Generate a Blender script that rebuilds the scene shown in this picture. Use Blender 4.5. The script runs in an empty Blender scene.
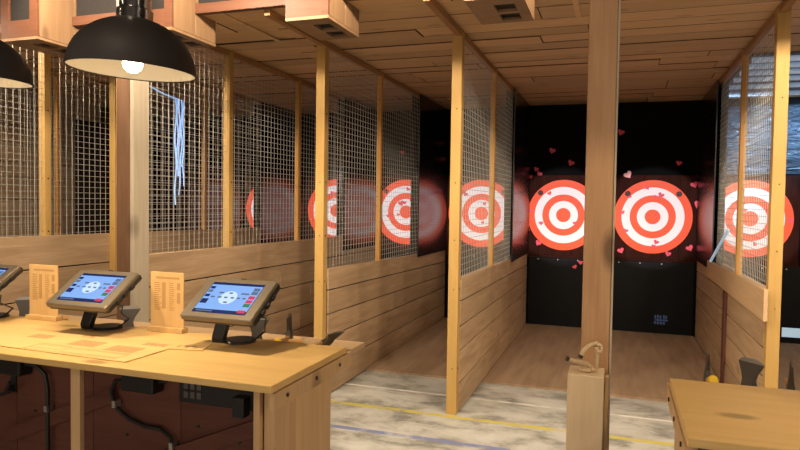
import bpy, math, random
from mathutils import Vector, Matrix
random.seed(7)
S = bpy.context.scene
COL = S.collection
PI = math.pi

# ------------------------------------------------------------------ helpers
class MB:
    def __init__(s): s.v = []; s.f = []; s.m = []; s.k = 0
    def quad_ring(s, rings, cap=True):
        base = len(s.v); n = len(rings[0])
        for r in rings: s.v += [Vector(p) for p in r]
        for i in range(len(rings) - 1):
            for j in range(n):
                a = base + i * n + j; b = base + i * n + (j + 1) % n
                s.f.append((a, b, b + n, a + n)); s.m.append(s.k)
        if cap:
            s.f.append(tuple(base + j for j in reversed(range(n)))); s.m.append(s.k)
            t = base + (len(rings) - 1) * n
            s.f.append(tuple(t + j for j in range(n))); s.m.append(s.k)
        return s
    def box(s, x0, x1, y0, y1, z0, z1):
        return s.quad_ring([[(x0, y0, z0), (x1, y0, z0), (x1, y1, z0), (x0, y1, z0)],
                            [(x0, y0, z1), (x1, y0, z1), (x1, y1, z1), (x0, y1, z1)]])
    def obox(s, mat, x0, x1, y0, y1, z0, z1):
        i = len(s.v); s.box(x0, x1, y0, y1, z0, z1)
        for j in range(i, len(s.v)): s.v[j] = mat @ s.v[j]
        return s
    def tube(s, pts, r, n=8, flat=1.0, cap=True):
        pts = [Vector(p) for p in pts]; rings = []; ref = None
        for i, p in enumerate(pts):
            d = (pts[min(i + 1, len(pts) - 1)] - pts[max(i - 1, 0)]).normalized()
            if ref is None: ref = Vector((0, 0, 1)) if abs(d.z) < .9 else Vector((1, 0, 0))
            a = (ref - d * ref.dot(d)).normalized(); b = d.cross(a); ref = a
            rr = r[i] if isinstance(r, (list, tuple)) else r
            rings.append([p + a * (math.cos(2 * PI * k / n) * rr) + b * (math.sin(2 * PI * k / n) * rr * flat) for k in range(n)])
        return s.quad_ring(rings, cap)
    def lathe(s, prof, n=24, c=(0, 0, 0), cap=True, mat=None):
        c = Vector(c); i = len(s.v)
        s.quad_ring([[c + Vector((r * math.cos(2 * PI * k / n), r * math.sin(2 * PI * k / n), z)) for k in range(n)] for r, z in prof], cap)
        if mat:
            for j in range(i, len(s.v)): s.v[j] = mat @ s.v[j]
        return s
    def prism_y(s, poly, y0, y1):
        return s.quad_ring([[(x, y0, z) for x, z in poly], [(x, y1, z) for x, z in poly]])
    def prism_z(s, poly, z0, z1):
        return s.quad_ring([[(x, y, z0) for x, y in poly], [(x, y, z1) for x, y in poly]])
    def annulus_y(s, cx, cz, r0, r1, y0, y1, n=64):
        def ring(r, y): return [Vector((cx + r * math.cos(2 * PI * k / n), y, cz + r * math.sin(2 * PI * k / n))) for k in range(n)]
        return s.quad_ring([ring(r0, y1), ring(r0, y0), ring(r1, y0), ring(r1, y1), ring(r0, y1)], False)
    def build(s, name, mats, parent=None, bevel=0, smooth=False):
        me = bpy.data.meshes.new(name)
        off = Vector((0, 0, 0)); pp_ = parent
        while pp_: off = off + pp_.location; pp_ = pp_.parent
        me.from_pydata([tuple(v - off) for v in s.v], [], s.f)
        if not isinstance(mats, (list, tuple)): mats = [mats]
        for m in mats: me.materials.append(m)
        for p, k in zip(me.polygons, s.m): p.material_index = k; p.use_smooth = smooth
        import bmesh
        bm = bmesh.new(); bm.from_mesh(me); bmesh.ops.recalc_face_normals(bm, faces=bm.faces); bm.to_mesh(me); bm.free()
        me.update()
        o = bpy.data.objects.new(name, me); COL.objects.link(o)
        if parent: o.parent = parent
        if bevel:
            b = o.modifiers.new('bevel', 'BEVEL'); b.width = bevel; b.segments = 2; b.limit_method = 'ANGLE'
        if smooth and not bevel:
            try:
                e = o.modifiers.new('edge', 'EDGE_SPLIT'); e.split_angle = math.radians(40)
            except Exception: pass
        return o

def tag(o, label, cat, group=None, kind=None):
    o['label'] = label; o['category'] = cat
    if group: o['group'] = group
    if kind: o['kind'] = kind
    return o
def thing(name, loc, label, cat, group=None):
    o = bpy.data.objects.new(name, None); COL.objects.link(o); o.location = loc
    o.empty_display_size = .1
    return tag(o, label, cat, group)
def struct(o): o['kind'] = 'structure'; return o
def copy_tree(o, parent=None):
    c = o.copy(); COL.objects.link(c)
    if parent: c.parent = parent
    for ch in list(o.children): copy_tree(ch, c)
    return c

# ------------------------------------------------------------------ materials
def new_mat(name):
    m = bpy.data.materials.new(name); m.use_nodes = True
    nt = m.node_tree; b = nt.nodes['Principled BSDF']
    return m, nt, b
def N(nt, t, **kw):
    n = nt.nodes.new(t)
    for k, v in kw.items():
        if k.startswith('i_'): n.inputs[k[2:].replace('_', ' ')].default_value = v
        else: setattr(n, k, v)
    return n
def rgb(c): return (c[0], c[1], c[2], 1)
def plain(name, c, rough=.5, metal=0, emit=None, es=0, spec=None, coat=0, bump=0, bscale=40):
    m, nt, b = new_mat(name)
    b.inputs['Base Color'].default_value = rgb(c); b.inputs['Roughness'].default_value = rough
    b.inputs['Metallic'].default_value = metal
    if spec is not None: b.inputs['Specular IOR Level'].default_value = spec
    if coat: b.inputs['Coat Weight'].default_value = coat
    if emit: b.inputs['Emission Color'].default_value = rgb(emit); b.inputs['Emission Strength'].default_value = es
    tc = N(nt, 'ShaderNodeTexCoord'); no = N(nt, 'ShaderNodeTexNoise', i_Scale=bscale, i_Detail=4.0)
    nt.links.new(tc.outputs['Object'], no.inputs['Vector'])
    if bump:
        bu = N(nt, 'ShaderNodeBump', i_Strength=bump, i_Distance=.01)
        nt.links.new(no.outputs['Fac'], bu.inputs['Height']); nt.links.new(bu.outputs['Normal'], b.inputs['Normal'])
    else:   # slight natural unevenness of the finish
        mr = N(nt, 'ShaderNodeMapRange'); mr.inputs['To Min'].default_value = max(rough - .06, .02); mr.inputs['To Max'].default_value = min(rough + .06, 1)
        nt.links.new(no.outputs['Fac'], mr.inputs['Value']); nt.links.new(mr.outputs['Result'], b.inputs['Roughness'])
    return m
def wood(name, c1, c2, axis='Y', rough=.55, knots=.5, tone=.18, grain=1.0, spec=.3, coat=0, knot_scale=2.6, flat=False):
    m, nt, b = new_mat(name); L = nt.links.new
    tc = N(nt, 'ShaderNodeTexCoord'); geo = N(nt, 'ShaderNodeNewGeometry')
    off = N(nt, 'ShaderNodeVectorMath', operation='SCALE'); off.inputs[0].default_value = (13.1, 7.7, 5.3)
    L(geo.outputs['Random Per Island'], off.inputs['Scale'])
    add = N(nt, 'ShaderNodeVectorMath', operation='ADD'); L(tc.outputs['Object'], add.inputs[0]); L(off.outputs['Vector'], add.inputs[1])
    def mapped(along, across):
        mp = N(nt, 'ShaderNodeMapping')
        mp.inputs['Scale'].default_value = tuple(along if a == axis else across for a in 'XYZ')
        L(add.outputs['Vector'], mp.inputs['Vector']); return mp
    m1 = mapped(.9 * grain, 9 * grain); n1 = N(nt, 'ShaderNodeTexNoise', i_Scale=1.6, i_Detail=5.0, i_Distortion=.9); L(m1.outputs[0], n1.inputs['Vector'])
    m2 = mapped(3 * grain, 90 * grain); n2 = N(nt, 'ShaderNodeTexNoise', i_Scale=1.5, i_Detail=3.0); L(m2.outputs[0], n2.inputs['Vector'])
    mixf = N(nt, 'ShaderNodeMix'); mixf.inputs['Factor'].default_value = .35
    L(n1.outputs['Fac'], mixf.inputs['A']); L(n2.outputs['Fac'], mixf.inputs['B'])
    cr = N(nt, 'ShaderNodeValToRGB'); cr.color_ramp.elements[0].position = .32; cr.color_ramp.elements[1].position = .68
    cr.color_ramp.elements[0].color = rgb(c2); cr.color_ramp.elements[1].color = rgb(c1)
    L(mixf.outputs['Result'], cr.inputs['Fac'])
    m3 = mapped(knot_scale * .45, knot_scale); vo = N(nt, 'ShaderNodeTexVoronoi', i_Scale=1.0)
    if flat: vo.voronoi_dimensions = '2D'
    L(m3.outputs[0], vo.inputs['Vector'])
    kr = N(nt, 'ShaderNodeMapRange'); kr.inputs['From Min'].default_value = .05 if flat else .06; kr.inputs['From Max'].default_value = .10 if flat else .15
    kr.inputs['To Min'].default_value = knots; kr.inputs['To Max'].default_value = 0
    L(vo.outputs['Distance'], kr.inputs['Value'])
    mk = N(nt, 'ShaderNodeMix', data_type='RGBA'); L(kr.outputs['Result'], mk.inputs['Factor']); L(cr.outputs['Color'], mk.inputs['A'])
    mk.inputs['B'].default_value = rgb([x * .3 for x in c2])
    hs = N(nt, 'ShaderNodeHueSaturation'); L(mk.outputs['Result'], hs.inputs['Color'])
    tr = N(nt, 'ShaderNodeMapRange'); tr.inputs['To Min'].default_value = 1 - tone; tr.inputs['To Max'].default_value = 1 + tone
    L(geo.outputs['Random Per Island'], tr.inputs['Value']); L(tr.outputs['Result'], hs.inputs['Value'])
    L(hs.outputs['Color'], b.inputs['Base Color'])
    b.inputs['Roughness'].default_value = rough; b.inputs['Specular IOR Level'].default_value = spec
    if coat: b.inputs['Coat Weight'].default_value = coat; b.inputs['Coat Roughness'].default_value = .25
    bu = N(nt, 'ShaderNodeBump', i_Strength=.15, i_Distance=.004); L(n2.outputs['Fac'], bu.inputs['Height']); L(bu.outputs['Normal'], b.inputs['Normal'])
    return m

W_CEIL = wood('ceiling_pine', (.62, .42, .235), (.50, .325, .17), 'X', tone=.16, knots=.35, knot_scale=3, flat=True)
W_WALL = wood('lane_plank', (.51, .36, .225), (.33, .22, .13), 'Y', tone=.14, knots=.4)
W_WALLP = wood('pale_plank', (.62, .43, .25), (.50, .33, .19), 'Y', tone=.08, knots=.35)
W_POST = wood('yellow_post', (.52, .335, .115), (.44, .27, .085), 'Z', tone=.05, knots=.25)
W_MID = wood('orange_post', (.60, .34, .10), (.48, .25, .07), 'Z', tone=.06, knots=.3)
W_RAIL = wood('rail_wood', (.40, .22, .09), (.30, .15, .06), 'Y', tone=.1, knots=.2)
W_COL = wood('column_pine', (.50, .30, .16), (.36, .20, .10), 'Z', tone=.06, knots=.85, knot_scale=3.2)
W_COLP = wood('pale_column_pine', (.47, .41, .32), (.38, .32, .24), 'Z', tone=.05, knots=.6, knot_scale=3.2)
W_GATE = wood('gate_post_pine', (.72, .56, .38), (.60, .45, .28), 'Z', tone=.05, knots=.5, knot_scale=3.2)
W_COLR = wood('shaded_column_pine', (.19, .105, .06), (.13, .068, .038), 'Z', tone=.06, knots=.5, knot_scale=3.2)  # dark red tone carries the shade on the left column's front
W_TOP = wood('counter_top_pine', (.72, .48, .19), (.61, .385, .135), 'X', rough=.42, tone=.05, knots=.6, coat=.15, knot_scale=3.6, flat=True)
W_PANEL = wood('end_panel_pine', (.62, .42, .23), (.50, .31, .15), 'Z', tone=.08, knots=.6, knot_scale=2.8)
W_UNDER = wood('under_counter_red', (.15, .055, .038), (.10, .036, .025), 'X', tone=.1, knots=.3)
W_BOX = wood('box_pine', (.29, .18, .10), (.22, .13, .07), 'Z', tone=.1, knots=.5, knot_scale=4)
W_BOXR = wood('box_front_red', (.13, .055, .03), (.09, .035, .02), 'X', tone=.1, knots=.3)
W_SIGN = wood('sign_ply', (.60, .40, .18), (.52, .335, .14), 'Z', tone=.04, knots=.1)
W_ETCH = plain('laser_etching', (.30, .17, .07), .8)
W_SHEET = wood('sheet_ply', (.70, .47, .20), (.62, .40, .16), 'X', tone=.04, knots=.2)
W_BOARD = wood('target_board_wood', (.040, .012, .008), (.024, .007, .005), 'Z', tone=.15, knots=.3, spec=.06, rough=.8)
W_SHELF = wood('shelf_pine', (.66, .46, .28), (.56, .38, .22), 'X', tone=.06, knots=.3)
M_DARK = plain('dark_void', (.012, .010, .010), .9)
M_SCREW = plain('black_screw', (.02, .015, .01), .5)
M_WIRE = plain('galvanised_wire', (.50, .49, .46), .5, .3)
M_RED = plain('target_red', (.86, .085, .018), .6)
M_WHITE = plain('target_white', (.86, .85, .88), .6)
M_DOT = plain('kill_dot_black', (.06, .02, .015), .7)
M_HEART = plain('heart_pink', (.75, .07, .12), .6)
M_HEARTP = plain('heart_pale', (.9, .42, .42), .6)
M_PANEL = plain('black_panel_plastic', (.007, .006, .007), .24, spec=.85)
M_RUBBER = plain('black_rubber', (.006, .006, .007), .40, bump=.10, bscale=9, spec=.12)
M_BLACKW = plain('black_wall', (.004, .0035, .004), .9, spec=.1)
M_SHADE = plain('shade_black', (.020, .016, .014), .62)
M_LINING = plain('shade_cream', (.80, .74, .60), .6)
M_CHROME = plain('chrome', (.7, .68, .68), .15, 1)
M_BULB = plain('bulb_glow', (1, .8, .5), .3, emit=(1, .78, .52), es=15)
M_FRAME = plain('tablet_bronze', (.17, .14, .10), .38, .45)
M_TBLACK = plain('tablet_black', (.012, .012, .013), .4)
M_GUN = plain('axe_steel', (.085, .078, .072), .42, .6)
M_EDGE = plain('axe_edge', (.36, .35, .34), .4, .9)
M_YEL = plain('yellow_grip', (.85, .55, .03), .5)
M_HANDLE = wood('axe_handle', (.45, .26, .10), (.36, .19, .07), 'Y', tone=.05, knots=0)
M_ROPE = plain('rope_hemp', (.62, .46, .28), .9, bump=.8, bscale=160)
M_TIP = plain('rope_tip', (.02, .015, .01), .6)
M_CABLE = plain('black_cable', (.010, .009, .009), .5)
M_SILVER = plain('silver_clip', (.55, .53, .5), .35, .8)
M_PIPE = plain('dark_pipe', (.05, .06, .09), .4, .6)
M_BLUEMARK = plain('blue_print', (.05, .11, .32), .5)
M_BLUEGLOW = plain('blue_light', (.5, .7, 1), .4, emit=(.30, .55, 1), es=.8)
M_TUBE = plain('tube_light', (.7, .85, 1), .4, emit=(.42, .66, 1), es=.22)
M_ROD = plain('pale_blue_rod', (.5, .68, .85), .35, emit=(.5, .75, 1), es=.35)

def scr(name, c, s=1.0): return plain(name, (0, 0, 0), .25, emit=c, es=s)
SC_BG = scr('screen_light_blue', (.27, .50, 1), .95); SC_DK = scr('screen_navy', (.01, .03, .16), .7)
SC_WH = scr('screen_white', (.62, .80, 1), 1.05); SC_GR = scr('screen_grey', (.17, .24, .38), .7)
SC_RD = scr('screen_red', (.8, .05, .12), .9); SC_GN = scr('screen_green', (.06, .30, .12), .7)
SCREEN = [SC_BG, SC_DK, SC_WH, SC_GR, SC_RD, SC_GN, M_TBLACK]

def floor_mat():
    m, nt, b = new_mat('worn_concrete'); L = nt.links.new
    tc = N(nt, 'ShaderNodeTexCoord'); sep = N(nt, 'ShaderNodeSeparateXYZ'); L(tc.outputs['Object'], sep.inputs[0])
    n1 = N(nt, 'ShaderNodeTexNoise', i_Scale=2.4, i_Detail=9.0, i_Roughness=.68, i_Distortion=.3); 
    mp = N(nt, 'ShaderNodeMapping'); mp.inputs['Scale'].default_value = (1.0, 1.5, 1); L(tc.outputs['Object'], mp.inputs['Vector']); L(mp.outputs[0], n1.inputs['Vector'])
    cr = N(nt, 'ShaderNodeValToRGB'); e = cr.color_ramp.elements
    e[0].position = .38; e[0].color = (.19, .19, .175, 1); e[1].position = .62; e[1].color = (.46, .465, .445, 1)
    x = e.new(.46); x.color = (.32, .32, .295, 1); x = e.new(.53); x.color = (.41, .41, .385, 1)
    L(n1.outputs['Fac'], cr.inputs['Fac'])
    n2 = N(nt, 'ShaderNodeTexNoise', i_Scale=5.0, i_Detail=6.0); L(tc.outputs['Object'], n2.inputs['Vector'])
    cur = cr.outputs['Color']
    def line(cur, y, w, c, thr, x1=None):
        d = N(nt, 'ShaderNodeMath', operation='SUBTRACT'); L(sep.outputs['Y'], d.inputs[0]); d.inputs[1].default_value = y
        a = N(nt, 'ShaderNodeMath', operation='ABSOLUTE'); L(d.outputs[0], a.inputs[0])
        lt = N(nt, 'ShaderNodeMath', operation='LESS_THAN'); L(a.outputs[0], lt.inputs[0]); lt.inputs[1].default_value = w / 2
        mr = N(nt, 'ShaderNodeMapRange'); mr.inputs['From Min'].default_value = thr - .08; mr.inputs['From Max'].default_value = thr + .08; L(n2.outputs['Fac'], mr.inputs['Value'])
        mu = N(nt, 'ShaderNodeMath', operation='MULTIPLY'); L(lt.outputs[0], mu.inputs[0]); L(mr.outputs['Result'], mu.inputs[1])
        out = mu.outputs[0]
        if x1 is not None:
            lx = N(nt, 'ShaderNodeMath', operation='LESS_THAN'); L(sep.outputs['X'], lx.inputs[0]); lx.inputs[1].default_value = x1
            m2 = N(nt, 'ShaderNodeMath', operation='MULTIPLY'); L(out, m2.inputs[0]); L(lx.outputs[0], m2.inputs[1]); out = m2.outputs[0]
        mx = N(nt, 'ShaderNodeMix', data_type='RGBA'); L(out, mx.inputs['Factor']); L(cur, mx.inputs['A']); mx.inputs['B'].default_value = rgb(c)
        return mx.outputs['Result']
    cur = line(cur, 5.08, .035, (.64, .64, .61), .42)
    cur = line(cur, 4.585, .060, (.48, .42, .09), .45)
    cur = line(cur, 4.085, .055, (.16, .19, .36), .42, -.62)
    L(cur, b.inputs['Base Color']); b.inputs['Roughness'].default_value = .6
    bu = N(nt, 'ShaderNodeBump', i_Strength=.25, i_Distance=.01); L(n1.outputs['Fac'], bu.inputs['Height']); L(bu.outputs['Normal'], b.inputs['Normal'])
    return m
def deck_mat():
    m, nt, b = new_mat('textured_plywood'); L = nt.links.new
    tc = N(nt, 'ShaderNodeTexCoord')
    mp = N(nt, 'ShaderNodeMapping'); mp.inputs['Scale'].default_value = (9, 1.2, 1); L(tc.outputs['Object'], mp.inputs['Vector'])
    n1 = N(nt, 'ShaderNodeTexNoise', i_Scale=1.4, i_Detail=6.0); L(mp.outputs[0], n1.inputs['Vector'])
    cr = N(nt, 'ShaderNodeValToRGB'); cr.color_ramp.elements[0].position = .3; cr.color_ramp.elements[1].position = .7
    cr.color_ramp.elements[0].color = (.39, .26, .16, 1); cr.color_ramp.elements[1].color = (.54, .38, .245, 1); L(n1.outputs['Fac'], cr.inputs['Fac'])
    ck = N(nt, 'ShaderNodeTexVoronoi', i_Scale=26.0, i_Randomness=.05); L(tc.outputs['Object'], ck.inputs['Vector'])
    mr = N(nt, 'ShaderNodeMapRange'); mr.inputs['From Min'].default_value = .12; mr.inputs['From Max'].default_value = .42
    mr.inputs['To Min'].default_value = 1.18; mr.inputs['To Max'].default_value = .66; L(ck.outputs['Distance'], mr.inputs['Value'])
    hs = N(nt, 'ShaderNodeHueSaturation'); L(cr.outputs['Color'], hs.inputs['Color']); L(mr.outputs['Result'], hs.inputs['Value'])
    L(hs.outputs['Color'], b.inputs['Base Color']); b.inputs['Roughness'].default_value = .7
    return m
def crinkle_mat():
    m, nt, b = new_mat('crinkled_plastic'); L = nt.links.new
    tc = N(nt, 'ShaderNodeTexCoord')
    mp = N(nt, 'ShaderNodeMapping'); mp.inputs['Scale'].default_value = (1.6, 1, 7.5); mp.inputs['Rotation'].default_value = (0, .12, 0); L(tc.outputs['Object'], mp.inputs['Vector'])
    n1 = N(nt, 'ShaderNodeTexNoise', i_Scale=2.2, i_Detail=5.0, i_Distortion=1.3); L(mp.outputs[0], n1.inputs['Vector'])
    b.inputs['Base Color'].default_value = (.09, .12, .16, 1); b.inputs['Metallic'].default_value = .55; b.inputs['Roughness'].default_value = .22; b.inputs['Specular IOR Level'].default_value = 1
    bu = N(nt, 'ShaderNodeBump', i_Strength=1.0, i_Distance=.3); L(n1.outputs['Fac'], bu.inputs['Height']); L(bu.outputs['Normal'], b.inputs['Normal'])
    return m
M_FLOOR = floor_mat(); M_DECK = deck_mat(); M_CRINK = crinkle_mat()

# ------------------------------------------------------------------ constants
YB = 8.49; ZC = 2.88; YF = 4.66; YS = 3.75
XL, XR = -6.8, 5.4; YBACK = -3.4; ZH = 3.7
T0, TS, TZ, TR = .4137, 1.0708, 1.4648, .454
DIV = {'P2': .96, 'P1': -1.14, 'P0': -2.25, 'N1': -3.2, 'N2': -4.42, 'N3': -5.45}

# ------------------------------------------------------------------ room shell
struct(MB().box(XL, XR, YBACK, YB + .1, -.1, 0).build('floor', M_FLOOR))
wb = struct(MB().box(XL, XR, YB, YB + .1, 0, ZH).build('wall_back', M_BLACKW))
wl = MB()
z = 0
while z < ZH:
    h = min(random.uniform(.2, .28), ZH - z); wl.box(XL - .06, XL, YBACK, 7.0, z, z + h - .006); z += h
struct(wl.build('wall_left', W_WALL))
struct(MB().box(XL - .06, XL, 7.0, YB + .1, 0, ZH).build('wall_left_rear', plain('wall_left_dark', (.035, .027, .022), .6)))
struct(MB().box(XR, XR + .1, YBACK, YB + .1, 0, ZH).build('wall_right', plain('hall_wall', (.05, .035, .028), .8)))
struct(MB().box(XL, XR, YBACK - .1, YBACK, 0, ZH).build('wall_front', plain('hall_wall_front', (.08, .055, .04), .8)))
struct(MB().box(XL, XR, YBACK, YS, ZH, ZH + .1).build('ceiling_hall', plain('hall_ceiling', (.03, .022, .02), .8)))
# lane ceiling: planks across the lanes
c = MB(); y = YS
seams = [3.75, 3.98, 4.26, 4.55, 4.77, 4.98, 5.20, 5.42, 5.62, 5.83, 6.04, 6.28, 6.55, 6.80, 7.06, 7.30, 7.56, 7.82, 8.1, 8.49]
for i in range(len(seams) - 1):
    y0, y1 = seams[i], seams[i + 1]
    g = .022 if abs(y1 - 4.55) < .01 or abs(y1 - 6.04) < .01 else random.choice([.006, .010, .015])
    x = XL
    while x < XR:
        w = random.uniform(1.8, 3.2); x1 = min(x + w, XR)
        dz = random.uniform(0, .010)
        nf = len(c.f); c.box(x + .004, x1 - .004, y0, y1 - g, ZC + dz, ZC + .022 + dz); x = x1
        for q in range(nf, nf + 4): c.m[q] = 1        # board edges: dark colour stands in for shade in the seams
struct(c.build('ceiling', [W_CEIL, plain('board_edge_shade', (.10, .05, .028), .8)]))
struct(MB().box(XL, XR, YS, YB, ZC + .03, ZC + .06).build('ceiling_upper_boarding', M_DARK))
# red-brown fascia at the front of the lane ceiling and joist ends
f = MB(); f.box(XL, XR, YS - .05, YS, ZC - .012, ZC + .055)
struct(f.build('trim_1', W_BOXR, bevel=.003))
struct(MB().box(XL, XR, YS - .01, YS, ZC + .055, ZH).build('wall_upper', M_DARK))
pp = MB(); pp.tube([(XL + .3, 3.45, 3.32), (XR - .3, 3.45, 3.32)], .035, 10)
struct(pp.build('trim_2', M_PIPE, smooth=True))
# sheets of batten crossing the soffit boards
bt = MB()
for x in (-2.62, -1.95, -.30):
    bt.box(x, x + .035, YS, 4.53, ZC - .008, ZC)
struct(bt.build('trim_3', W_CEIL))
# raised plywood lane decks
decks = [(XL, DIV['N3']), (DIV['N3'], DIV['N2']), (DIV['N2'], DIV['N1']), (DIV['N1'], DIV['P0']), (DIV['P0'], DIV['P1']), (DIV['P1'], DIV['P2']), (DIV['P2'], XR)]
for x0, x1 in decks:
    d = MB(); n = max(1, round((x1 - x0) / 1.0)); w = (x1 - x0 - .08) / n
    for i in range(n):
        d.box(x0 + .04 + i * w, x0 + .04 + (i + 1) * w - .003, 5.56, 7.2, 0, .02)
        d.box(x0 + .04 + i * w, x0 + .04 + (i + 1) * w - .003, 7.204, YB - .03, 0, .02)
    struct(d.build('floor_lane_deck', M_DECK))

# ------------------------------------------------------------------ lane dividers
def lerp(a, b, t): return a + (b - a) * t
def divider(X, y0, ztop0, ztop1, posts, panel_y, label, wall_y0=None, rows=(.0, .22, .46, .64, .83, 1.0), pale=False, sides=(1, -1), panel_z=(.96, 2.86)):
    root = thing('lane_divider', (X, y0, 0), label, 'lane divider', 'dividers between the throwing lanes')
    wy0 = wall_y0 if wall_y0 is not None else y0 + .04
    p = MB()
    L = YB - .067 - wy0
    for r0, r1 in zip(rows[:-1], rows[1:]):
        cuts = [0, random.uniform(.35, .65), 1]
        for a, b_ in zip(cuts[:-1], cuts[1:]):
            ya, yb = wy0 + L * a, wy0 + L * b_ - (.003 if b_ < 1 else 0)
            za = lerp(ztop0, ztop1, a); zb = lerp(ztop0, ztop1, b_)
            j = random.uniform(0, .004); g = .010
            p.quad_ring([[(X - .028 - j, ya, r0 * za + g), (X + .032 + j, ya, r0 * za + g), (X + .032 + j, ya, r1 * za), (X - .028 - j, ya, r1 * za)],
                         [(X - .028 - j, yb, r0 * zb + g), (X + .032 + j, yb, r0 * zb + g), (X + .032 + j, yb, r1 * zb), (X - .028 - j, yb, r1 * zb)]])
    p.build('plank_wall', W_WALLP if pale else W_WALL, root, bevel=.003)
    MB().box(X - .022, X + .022, wy0, YB - .07, .0, min(ztop0, ztop1) - .02).build('wall_core', M_DARK, root)
    # rail under the ceiling
    MB().box(X - .022, X + .022, YS + .02, YB - .06, ZC - .045, ZC - .002).build('top_rail', W_RAIL, root, bevel=.002)
    # posts
    for (py, w, dp, xo, zb, kind) in posts:
        q = MB(); q.box(X + xo - w / 2, X + xo + w / 2, py - dp / 2, py + dp / 2, zb, ZC - .003)
        q.k = 1
        for zz in (.35, .95, 1.32, 1.75, 2.3):
            if zz > zb + .1:
                q.lathe([(.008, -.004), (.008, 0)], 8, mat=Matrix.Translation((X + xo + .004, py - dp / 2, zz)) @ Matrix.Rotation(PI / 2, 4, 'X'))
                q.lathe([(.008, 0), (.008, .004)], 8, mat=Matrix.Translation((X + xo + w / 2, py, zz)) @ Matrix.Rotation(PI / 2, 4, 'Y'))
        q.build('post', [W_POST if kind == 'front' else W_MID, M_SCREW], root, bevel=.004)
    # welded wire mesh
    w = MB(); r = .0015; st = .049; sv = .062
    ztop = ZC - .03; ym1 = min(panel_y + .12, YB - .05); ymin = wy0 + .02
    def bar(p0, p1, ax):
        if ax == 'y':
            w.quad_ring([[(p0[0] - r, p0[1], p0[2] - r), (p0[0] + r, p0[1], p0[2] - r), (p0[0] + r, p0[1], p0[2] + r), (p0[0] - r, p0[1], p0[2] + r)],
                         [(p0[0] - r, p1[1], p0[2] - r), (p0[0] + r, p1[1], p0[2] - r), (p0[0] + r, p1[1], p0[2] + r), (p0[0] - r, p1[1], p0[2] + r)]], False)
        else:
            w.quad_ring([[(p0[0] - r, p0[1] - r, p0[2]), (p0[0] + r, p0[1] - r, p0[2]), (p0[0] + r, p0[1] + r, p0[2]), (p0[0] - r, p0[1] + r, p0[2])],
                         [(p0[0] - r, p0[1] - r, p1[2]), (p0[0] + r, p0[1] - r, p1[2]), (p0[0] + r, p0[1] + r, p1[2]), (p0[0] - r, p0[1] + r, p1[2])]], False)
    zz = min(ztop0, ztop1) - .03
    while zz < ztop:
        bar((X + .004, ymin, zz), (X + .004, ym1, zz), 'y'); zz += st
    yy = ymin
    while yy < ym1:
        bar((X + .0078, yy, min(ztop0, ztop1) - .04), (X + .0078, yy, ztop), 'z'); yy += sv
    w.build('wire_mesh', M_WIRE, root)
    # black plastic sheets hung at the target end
    for s in sides:
        xs = X + s * .040
        b = MB(); b.box(min(xs, xs + s * .012), max(xs, xs + s * .012), panel_y, YB - .066, panel_z[0], panel_z[1])
        b.build('black_sheet', M_PANEL, root)
    return root

F = 'front'; M_ = 'mid'
p2 = divider(DIV['P2'], YF, 1.05, .98, [(YF, .076, .07, .010, 0, F), (5.86, .045, .05, 0, .9, M_)], 7.03,
             'plank and wire mesh divider nearest the right edge, blue rod leaning on it')
MB().quad_ring([[(DIV['P2'] - .060, 4.58, .87), (DIV['P2'] - .034, 4.58, .87), (DIV['P2'] - .034, 4.58, 1.078), (DIV['P2'] - .060, 4.58, 1.078)],
                [(DIV['P2'] - .060, 7.30, .875), (DIV['P2'] - .034, 7.30, .875), (DIV['P2'] - .034, 7.30, 1.044), (DIV['P2'] - .060, 7.30, 1.044)]]).build('proud_plank', W_WALLP, p2, bevel=.004)
MB().box(DIV['P2'] + .036, DIV['P2'] + .062, 4.72, 7.0, .78, 1.04).build('proud_plank', W_WALLP, p2, bevel=.004)
MB().box(DIV['P2'] - .052, DIV['P2'] - .032, 6.16, 6.27, .02, .86)  .build('batten', W_UNDER, p2, bevel=.002)
p1 = divider(DIV['P1'], YF, 1.025, .955, [(YF, .076, .07, -.012, 0, F), (6.04, .045, .05, 0, .9, M_)], 7.05,
             'plank and wire mesh divider whose yellow front post stands clear on the concrete, centre')
p0 = divider(DIV['P0'], YF, 1.045, .95, [(YF, .076, .07, -.018, 0, F), (5.92, .045, .05, 0, .9, M_)], 7.11,
             'divider just left of centre, front post rising behind the end of the left counter')
n1 = divider(DIV['N1'], 3.46, 1.20, 1.16, [(3.50, .06, .06, 0, 0, M_), (4.74, .062, .06, -.002, 1.1, F), (6.0, .045, .05, 0, 1.1, M_)], 7.1,
             'long tall-planked divider running back from the left timber column', rows=(0, .2, .41, .6, .8, 1.0), panel_z=(1.0, 2.86))
n2 = divider(DIV['N2'], 3.0, 1.295, 1.23, [(3.98, .066, .06, -.01, 1.15, F), (4.66, .066, .06, .066, .93, F), (6.08, .045, .05, 0, 1.1, M_)], 7.2,
             'divider behind the left tablets with two yellow posts in its mesh', rows=(0, .19, .40, .6, .79, 1.0))
n3 = divider(DIV['N3'], 3.3, 1.2, 1.15, [(5.05, .045, .05, 0, 1.0, M_)], 5.23,
             'farthest left divider, seen through mesh, black sheet along its rear half', sides=(1,), panel_z=(1.0, 2.42))

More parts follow.
